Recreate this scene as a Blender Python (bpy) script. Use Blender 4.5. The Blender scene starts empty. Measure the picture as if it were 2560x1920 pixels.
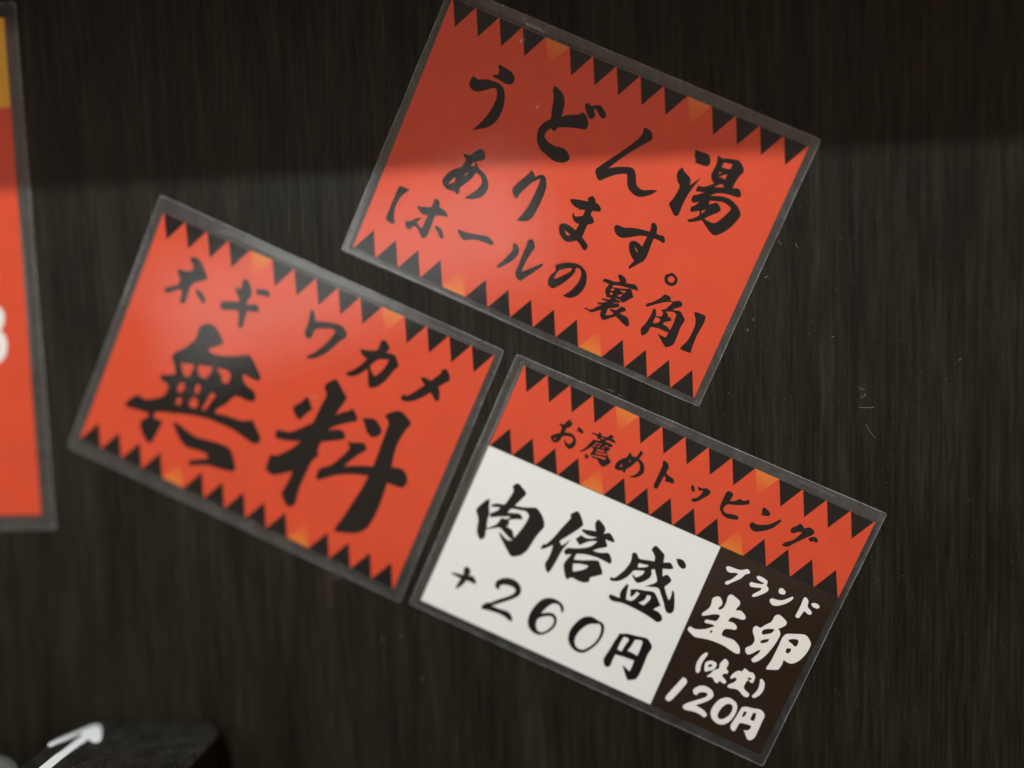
import bpy, bmesh, math, random
from mathutils import Vector, Matrix, noise
from mathutils.geometry import delaunay_2d_cdt

random.seed(7)
S = bpy.context.scene
COL = S.collection
MM = 0.001
H = 1.30                       # height of the camera above the floor, metres

# ---- place -> Blender: plans below are drawn in millimetres, x right along the wall,
# y up, z out from the wall; Blender has the wall at Y = 0 facing -Y.
A = Matrix(((1, 0, 0), (0, 0, -1), (0, 1, 0)))
def W(x, y, z=0.0):
    return Vector((x * MM, -z * MM, H + y * MM))

# ================= camera, world, lights =================
cam = bpy.data.cameras.new('camera')
co = bpy.data.objects.new('camera', cam); COL.objects.link(co)
CR = Matrix(((0.9951343, 0.0249021, 0.0953294), (-0.0324849, 0.9963581, 0.0788367), (-0.093019, -0.0815499, 0.992319)))
mw = (A @ CR).to_4x4(); mw.translation = W(0, 0, 330.581)
co.matrix_world = mw
cam.sensor_width = 36.0
cam.lens = 2094.16 / 2560 * 36
cam.clip_start = 0.01; cam.clip_end = 20
cam.dof.use_dof = True
cam.dof.focus_distance = 0.3242
cam.dof.aperture_fstop = 0.78
S.camera = co

w = bpy.data.worlds.new('World'); S.world = w; w.use_nodes = True
bg = w.node_tree.nodes['Background']
bg.inputs['Color'].default_value = (1.0, 0.74, 0.60, 1); bg.inputs['Strength'].default_value = 0.54

def area(name, loc, target, size, size_y, power, color, shape='RECTANGLE'):
    l = bpy.data.lights.new(name, 'AREA'); l.shape = shape; l.size = size; l.size_y = size_y
    l.energy = power; l.color = color
    o = bpy.data.objects.new(name, l); COL.objects.link(o); o.location = loc
    o.rotation_euler = (target - loc).to_track_quat('-Z', 'Z').to_euler()
    return o
# small ceiling downlight, above and in front of the wall
area('downlight', W(-160, 760, 760), W(-20, -60, 0), 0.030, 0.030, 10.3, (0.84, 0.97, 1.0), 'DISK')
# glare lamp added behind the camera for its soft mirror image in the film
area('glare_lamp', W(-430, 100, 1190), W(-95, 20, 0), 0.70, 0.20, 1.2, (0.95, 1.0, 0.97))

S.view_settings.view_transform = 'Standard'; S.view_settings.look = 'None'
S.view_settings.exposure = 0.0; S.view_settings.gamma = 1.0
S.cycles.max_bounces = 12; S.cycles.transparent_max_bounces = 24
S.cycles.use_denoising = True

# ================= materials =================
def newmat(name):
    m = bpy.data.materials.new(name); m.use_nodes = True
    nt = m.node_tree; nt.nodes.clear()
    return m, nt
def N(nt, t, **kw):
    n = nt.nodes.new(t)
    for k, v in kw.items():
        if k in n.inputs: n.inputs[k].default_value = v
        else: setattr(n, k, v)
    return n
def ramp(nt, stops, interp='LINEAR'):
    r = nt.nodes.new('ShaderNodeValToRGB'); r.color_ramp.interpolation = interp
    e = r.color_ramp.elements
    while len(e) < len(stops): e.new(0.5)
    for i, (p, c) in enumerate(stops):
        e[i].position = p; e[i].color = (*c, 1)
    return r

def ink(name, col, rough=0.6, mottle=0.06, scale=900, spec=0.35):
    m, nt = newmat(name); L = nt.links.new
    tc = N(nt, 'ShaderNodeTexCoord'); n1 = N(nt, 'ShaderNodeTexNoise', Scale=scale, Detail=3.0)
    n2 = N(nt, 'ShaderNodeTexNoise', Scale=60.0, Detail=3.0)
    L(tc.outputs['Object'], n1.inputs['Vector']); L(tc.outputs['Object'], n2.inputs['Vector'])
    ad = N(nt, 'ShaderNodeMath', operation='ADD'); L(n1.outputs[0], ad.inputs[0]); L(n2.outputs[0], ad.inputs[1])
    mr = N(nt, 'ShaderNodeMapRange'); L(ad.outputs[0], mr.inputs[0])
    mr.inputs[1].default_value = 0.7; mr.inputs[2].default_value = 1.3
    mr.inputs[3].default_value = 1 - mottle; mr.inputs[4].default_value = 1 + mottle
    vm = N(nt, 'ShaderNodeVectorMath', operation='SCALE'); vm.inputs[0].default_value = col
    L(mr.outputs[0], vm.inputs['Scale'])
    b = N(nt, 'ShaderNodeBsdfPrincipled', Roughness=rough); b.inputs['Specular IOR Level'].default_value = spec
    L(vm.outputs[0], b.inputs['Base Color'])
    o = N(nt, 'ShaderNodeOutputMaterial'); L(b.outputs[0], o.inputs[0])
    return m

RED = (0.69, 0.060, 0.013)
M_red = ink('red_paper', RED)
M_white = ink('white_paper', (0.83, 0.83, 0.79), mottle=0.02)
M_cream = ink('cream_print', (0.86, 0.83, 0.78), mottle=0.02)
M_black = ink('black_print', (0.007, 0.006, 0.005), mottle=0.25, spec=0.05)
M_brown = ink('brown_print', (0.022, 0.012, 0.006), mottle=0.15, spec=0.08)
M_yellow = ink('yellow_print', (0.78, 0.42, 0.02))

def orange_mat():
    m, nt = newmat('orange_print'); L = nt.links.new
    at = N(nt, 'ShaderNodeAttribute'); at.attribute_name = 'fade'
    r = ramp(nt, [(0.0, (0.74, 0.19, 0.018)), (0.55, (0.72, 0.115, 0.016)), (1.0, (0.69, 0.064, 0.013))])
    L(at.outputs['Fac'], r.inputs[0])
    b = N(nt, 'ShaderNodeBsdfPrincipled', Roughness=0.6); b.inputs['Specular IOR Level'].default_value = 0.3
    L(r.outputs[0], b.inputs['Base Color'])
    o = N(nt, 'ShaderNodeOutputMaterial'); L(b.outputs[0], o.inputs[0]); return m
M_orange = orange_mat()

def film(name, haze, rough=0.03, bump=0.00005, hazecol=(0.8, 0.82, 0.85)):
    m, nt = newmat(name); L = nt.links.new
    tc = N(nt, 'ShaderNodeTexCoord')
    n1 = N(nt, 'ShaderNodeTexNoise', Scale=42.0, Detail=2.0, Roughness=0.4)
    n2 = N(nt, 'ShaderNodeTexNoise', Scale=700.0, Detail=3.0, Roughness=0.55)
    for n in (n1, n2): L(tc.outputs['Object'], n.inputs['Vector'])
    b1 = N(nt, 'ShaderNodeBump', Strength=1.0, Distance=bump * 2.2)
    b2 = N(nt, 'ShaderNodeBump', Strength=1.0, Distance=bump * 0.05)
    L(n1.outputs[0], b1.inputs['Height']); L(n2.outputs[0], b2.inputs['Height']); L(b1.outputs[0], b2.inputs['Normal'])
    lw = N(nt, 'ShaderNodeLayerWeight', Blend=0.5); L(b2.outputs[0], lw.inputs['Normal'])
    pw = N(nt, 'ShaderNodeMath', operation='POWER'); L(lw.outputs['Facing'], pw.inputs[0]); pw.inputs[1].default_value = 5.0
    fr = N(nt, 'ShaderNodeMath', operation='MULTIPLY_ADD'); L(pw.outputs[0], fr.inputs[0]); fr.inputs[1].default_value = 0.95; fr.inputs[2].default_value = 0.034
    tr = N(nt, 'ShaderNodeBsdfTransparent'); gl = N(nt, 'ShaderNodeBsdfGlossy', Roughness=rough)
    L(b2.outputs[0], gl.inputs['Normal'])
    df = N(nt, 'ShaderNodeBsdfDiffuse'); df.inputs['Color'].default_value = (*hazecol, 1)
    # faint smears and scuffs in the haze
    n3 = N(nt, 'ShaderNodeTexNoise', Scale=90.0, Detail=5.0, Roughness=0.7, Distortion=1.5)
    L(tc.outputs['Object'], n3.inputs['Vector'])
    mr = N(nt, 'ShaderNodeMapRange'); L(n3.outputs[0], mr.inputs[0])
    mr.inputs[1].default_value = 0.35; mr.inputs[2].default_value = 0.75
    mr.inputs[3].default_value = haze * 0.5; mr.inputs[4].default_value = haze * 1.8
    m1 = N(nt, 'ShaderNodeMixShader'); L(mr.outputs[0], m1.inputs[0]); L(tr.outputs[0], m1.inputs[1]); L(df.outputs[0], m1.inputs[2])
    m2 = N(nt, 'ShaderNodeMixShader'); L(fr.outputs[0], m2.inputs[0]); L(m1.outputs[0], m2.inputs[1]); L(gl.outputs[0], m2.inputs[2])
    o = N(nt, 'ShaderNodeOutputMaterial'); L(m2.outputs[0], o.inputs[0]); return m
M_film = film('film_over_paper', 0.0015)
M_rim = film('film_rim', 0.018)
M_edge = film('film_cut_edge', 0.22, rough=0.25)
M_wrinkle = film('film_wrinkle', 0.02, rough=0.02, bump=0.00002)

def wood():
    m, nt = newmat('dark_wood_laminate'); L = nt.links.new
    tc = N(nt, 'ShaderNodeTexCoord')
    def streak(sx, sz, scale, detail, rough, dist=0.0):
        mp = N(nt, 'ShaderNodeMapping'); mp.inputs['Scale'].default_value = (sx, 1, sz)
        L(tc.outputs['Object'], mp.inputs['Vector'])
        n = N(nt, 'ShaderNodeTexNoise', Scale=scale, Detail=detail, Roughness=rough, Distortion=dist)
        L(mp.outputs[0], n.inputs['Vector']); return n
    broad = streak(1, 0.09, 95, 3, 0.55, 0.3)
    fine = streak(1, 0.045, 620, 4, 0.65, 0.1)
    patch = streak(1, 0.5, 22, 2, 0.5)
    grit = streak(1, 0.8, 1500, 2, 0.6)
    mx = N(nt, 'ShaderNodeMath', operation='MULTIPLY_ADD'); L(broad.outputs[0], mx.inputs[0]); mx.inputs[1].default_value = 0.42
    f2 = N(nt, 'ShaderNodeMath', operation='MULTIPLY'); L(fine.outputs[0], f2.inputs[0]); f2.inputs[1].default_value = 0.62
    L(f2.outputs[0], mx.inputs[2])
    g2 = N(nt, 'ShaderNodeMath', operation='MULTIPLY_ADD'); L(grit.outputs[0], g2.inputs[0]); g2.inputs[1].default_value = 0.26; L(mx.outputs[0], g2.inputs[2])
    r = ramp(nt, [(0.50, (0.0032, 0.0027, 0.0015)), (0.62, (0.0100, 0.0084, 0.0048)), (0.72, (0.0180, 0.0158, 0.0100)), (0.84, (0.032, 0.028, 0.019))])
    L(g2.outputs[0], r.inputs[0])
    tint = ramp(nt, [(0.38, (0.95, 1.03, 0.92)), (0.62, (1.14, 0.98, 0.90))]); L(patch.outputs[0], tint.inputs[0])
    mul = N(nt, 'ShaderNodeMix', data_type='RGBA', blend_type='MULTIPLY'); mul.inputs[0].default_value = 1.0
    L(r.outputs[0], mul.inputs[6]); L(tint.outputs[0], mul.inputs[7])
    # fine pale dust caught in the grain
    vor = streak(1, 0.6, 2600, 1, 0.5)
    th = N(nt, 'ShaderNodeMapRange'); L(vor.outputs[0], th.inputs[0]); th.inputs[1].default_value = 0.70; th.inputs[2].default_value = 0.80
    dust = N(nt, 'ShaderNodeMix', data_type='RGBA'); L(th.outputs[0], dust.inputs[0]); L(mul.outputs[2], dust.inputs[6]); dust.inputs[7].default_value = (0.13, 0.12, 0.10, 1)
    b = N(nt, 'ShaderNodeBsdfPrincipled', Roughness=0.55); b.inputs['Specular IOR Level'].default_value = 0.18
    L(dust.outputs[2], b.inputs['Base Color'])
    bp = N(nt, 'ShaderNodeBump', Strength=0.8, Distance=0.00012); L(g2.outputs[0], bp.inputs['Height']); L(bp.outputs[0], b.inputs['Normal'])
    o = N(nt, 'ShaderNodeOutputMaterial'); L(b.outputs[0], o.inputs[0]); return m
M_wood = wood()

def dusty(name, col, dustcol, amount, rough=0.45):
    m, nt = newmat(name); L = nt.links.new
    tc = N(nt, 'ShaderNodeTexCoord')
    n = N(nt, 'ShaderNodeTexNoise', Scale=900.0, Detail=3.0, Roughness=0.7); n2 = N(nt, 'ShaderNodeTexNoise', Scale=130.0, Detail=3.0)
    L(tc.outputs['Object'], n.inputs['Vector']); L(tc.outputs['Object'], n2.inputs['Vector'])
    mr = N(nt, 'ShaderNodeMapRange'); L(n.outputs[0], mr.inputs[0]); mr.inputs[1].default_value = 0.62; mr.inputs[2].default_value = 0.74
    ml = N(nt, 'ShaderNodeMath', operation='MULTIPLY'); L(mr.outputs[0], ml.inputs[0]); ml.inputs[1].default_value = amount
    r2 = N(nt, 'ShaderNodeMapRange'); L(n2.outputs[0], r2.inputs[0]); r2.inputs[1].default_value = 0.3; r2.inputs[2].default_value = 0.7; r2.inputs[3].default_value = 0.0; r2.inputs[4].default_value = 0.06
    a = N(nt, 'ShaderNodeMath', operation='ADD'); L(ml.outputs[0], a.inputs[0]); L(r2.outputs[0], a.inputs[1]); a.use_clamp = True
    mix = N(nt, 'ShaderNodeMix', data_type='RGBA'); L(a.outputs[0], mix.inputs[0]); mix.inputs[6].default_value = (*col, 1); mix.inputs[7].default_value = (*dustcol, 1)
    b = N(nt, 'ShaderNodeBsdfPrincipled', Roughness=rough); b.inputs['Specular IOR Level'].default_value = 0.3; L(mix.outputs[2], b.inputs['Base Color'])
    o = N(nt, 'ShaderNodeOutputMaterial'); L(b.outputs[0], o.inputs[0]); return m
M_box = dusty('dusty_black_plastic', (0.010, 0.009, 0.007), (0.30, 0.27, 0.20), 0.55)
M_boxside = dusty('black_plastic_side', (0.006, 0.004, 0.004), (0.1, 0.08, 0.07), 0.1)
M_arrow = ink('white_arrow_print', (0.95, 0.96, 0.97), rough=0.2, mottle=0.01)
M_lid = ink('pale_grey_plastic', (0.16, 0.17, 0.155), rough=0.4, mottle=0.03)
M_lint = ink('pale_lint', (0.42, 0.40, 0.36), rough=0.8)
M_counter = dusty('counter_laminate', (0.05, 0.035, 0.025), (0.2, 0.18, 0.15), 0.15)

# ================= helpers =================
def link_mesh(name, verts, faces, mat, parent=None, smooth=False):
    me = bpy.data.meshes.new(name); me.from_pydata([tuple(v) for v in verts], [], faces); me.update()
    for m in (mat if isinstance(mat, (list, tuple)) else [mat]): me.materials.append(m)
    if smooth:
        for p in me.polygons: p.use_smooth = True
    o = bpy.data.objects.new(name, me); COL.objects.link(o)
    if parent: o.parent = parent
    return o
def tag(o, label=None, cat=None, group=None, kind=None):
    if label: o['label'] = label
    if cat: o['category'] = cat
    if group: o['group'] = group
    if kind: o['kind'] = kind
    return o
def box_mesh(name, lo, hi, mat, parent=None, bevel=0.0, seg=2):
    bm = bmesh.new(); bmesh.ops.create_cube(bm, size=1)
    c = [(a + b) / 2 for a, b in zip(lo, hi)]; s = [b - a for a, b in zip(lo, hi)]
    for v in bm.verts: v.co = Vector((c[0] + v.co.x * s[0], c[1] + v.co.y * s[1], c[2] + v.co.z * s[2]))
    if bevel: bmesh.ops.bevel(bm, geom=bm.edges[:], offset=bevel, segments=seg, affect='EDGES', profile=0.5)
    me = bpy.data.meshes.new(name); bm.to_mesh(me); bm.free(); me.materials.append(mat)
    o = bpy.data.objects.new(name, me); COL.objects.link(o)
    if parent: o.parent = parent
    return o

def smooth_ring(p, sub=3, corner=62):
    """round a drawn outline gently, keeping its sharp brush corners"""
    n = len(p); out = []
    def sharp(i):
        a = p[i] - p[i - 1]; b = p[(i + 1) % n] - p[i]
        if a.length < 1e-9 or b.length < 1e-9: return True
        return abs(math.degrees(a.angle_signed(b))) > corner
    sh = [sharp(i) for i in range(n)]
    for i in range(n):
        j = (i + 1) % n; P1, P2 = p[i], p[j]; d = P2 - P1
        T1 = d if sh[i] else (P2 - p[i - 1]) * 0.5
        T2 = d if sh[j] else (p[(j + 1) % n] - P1) * 0.5
        L = d.length
        if T1.length > 1.3 * L: T1 = T1 * (1.3 * L / T1.length)
        if T2.length > 1.3 * L: T2 = T2 * (1.3 * L / T2.length)
        for k in range(sub):
            t = k / sub
            out.append((2*t**3-3*t*t+1)*P1 + (t**3-2*t*t+t)*T1 + (-2*t**3+3*t*t)*P2 + (t**3-t*t)*T2)
    return out
def glyph_mesh(polys, holes, z):
    vs = []; fs = []
    for ring in polys + holes:
        ring = [v * 1000 for v in smooth_ring([Vector(q) for q in ring])]; b = len(vs)
        if sum(ring[i - 1].x * ring[i].y - ring[i].x * ring[i - 1].y for i in range(len(ring))) < 0: ring.reverse()
        vs += ring; fs.append(list(range(b, b + len(ring))))
    np_ = len(polys)
    v, e, f, ov, oe, of = delaunay_2d_cdt(vs, [], fs, 0, 1e-5)
    keep = []
    for tri, orig in zip(f, of):
        if not orig or any(k >= np_ for k in orig): continue
        if any(k < np_ for k in orig): keep.append(list(tri))
    used = sorted({i for t in keep for i in t}); mp = {i: n for n, i in enumerate(used)}
    return [(v[i].x / 1000, v[i].y / 1000, z) for i in used], [[mp[i] for i in t] for t in keep]

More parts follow.
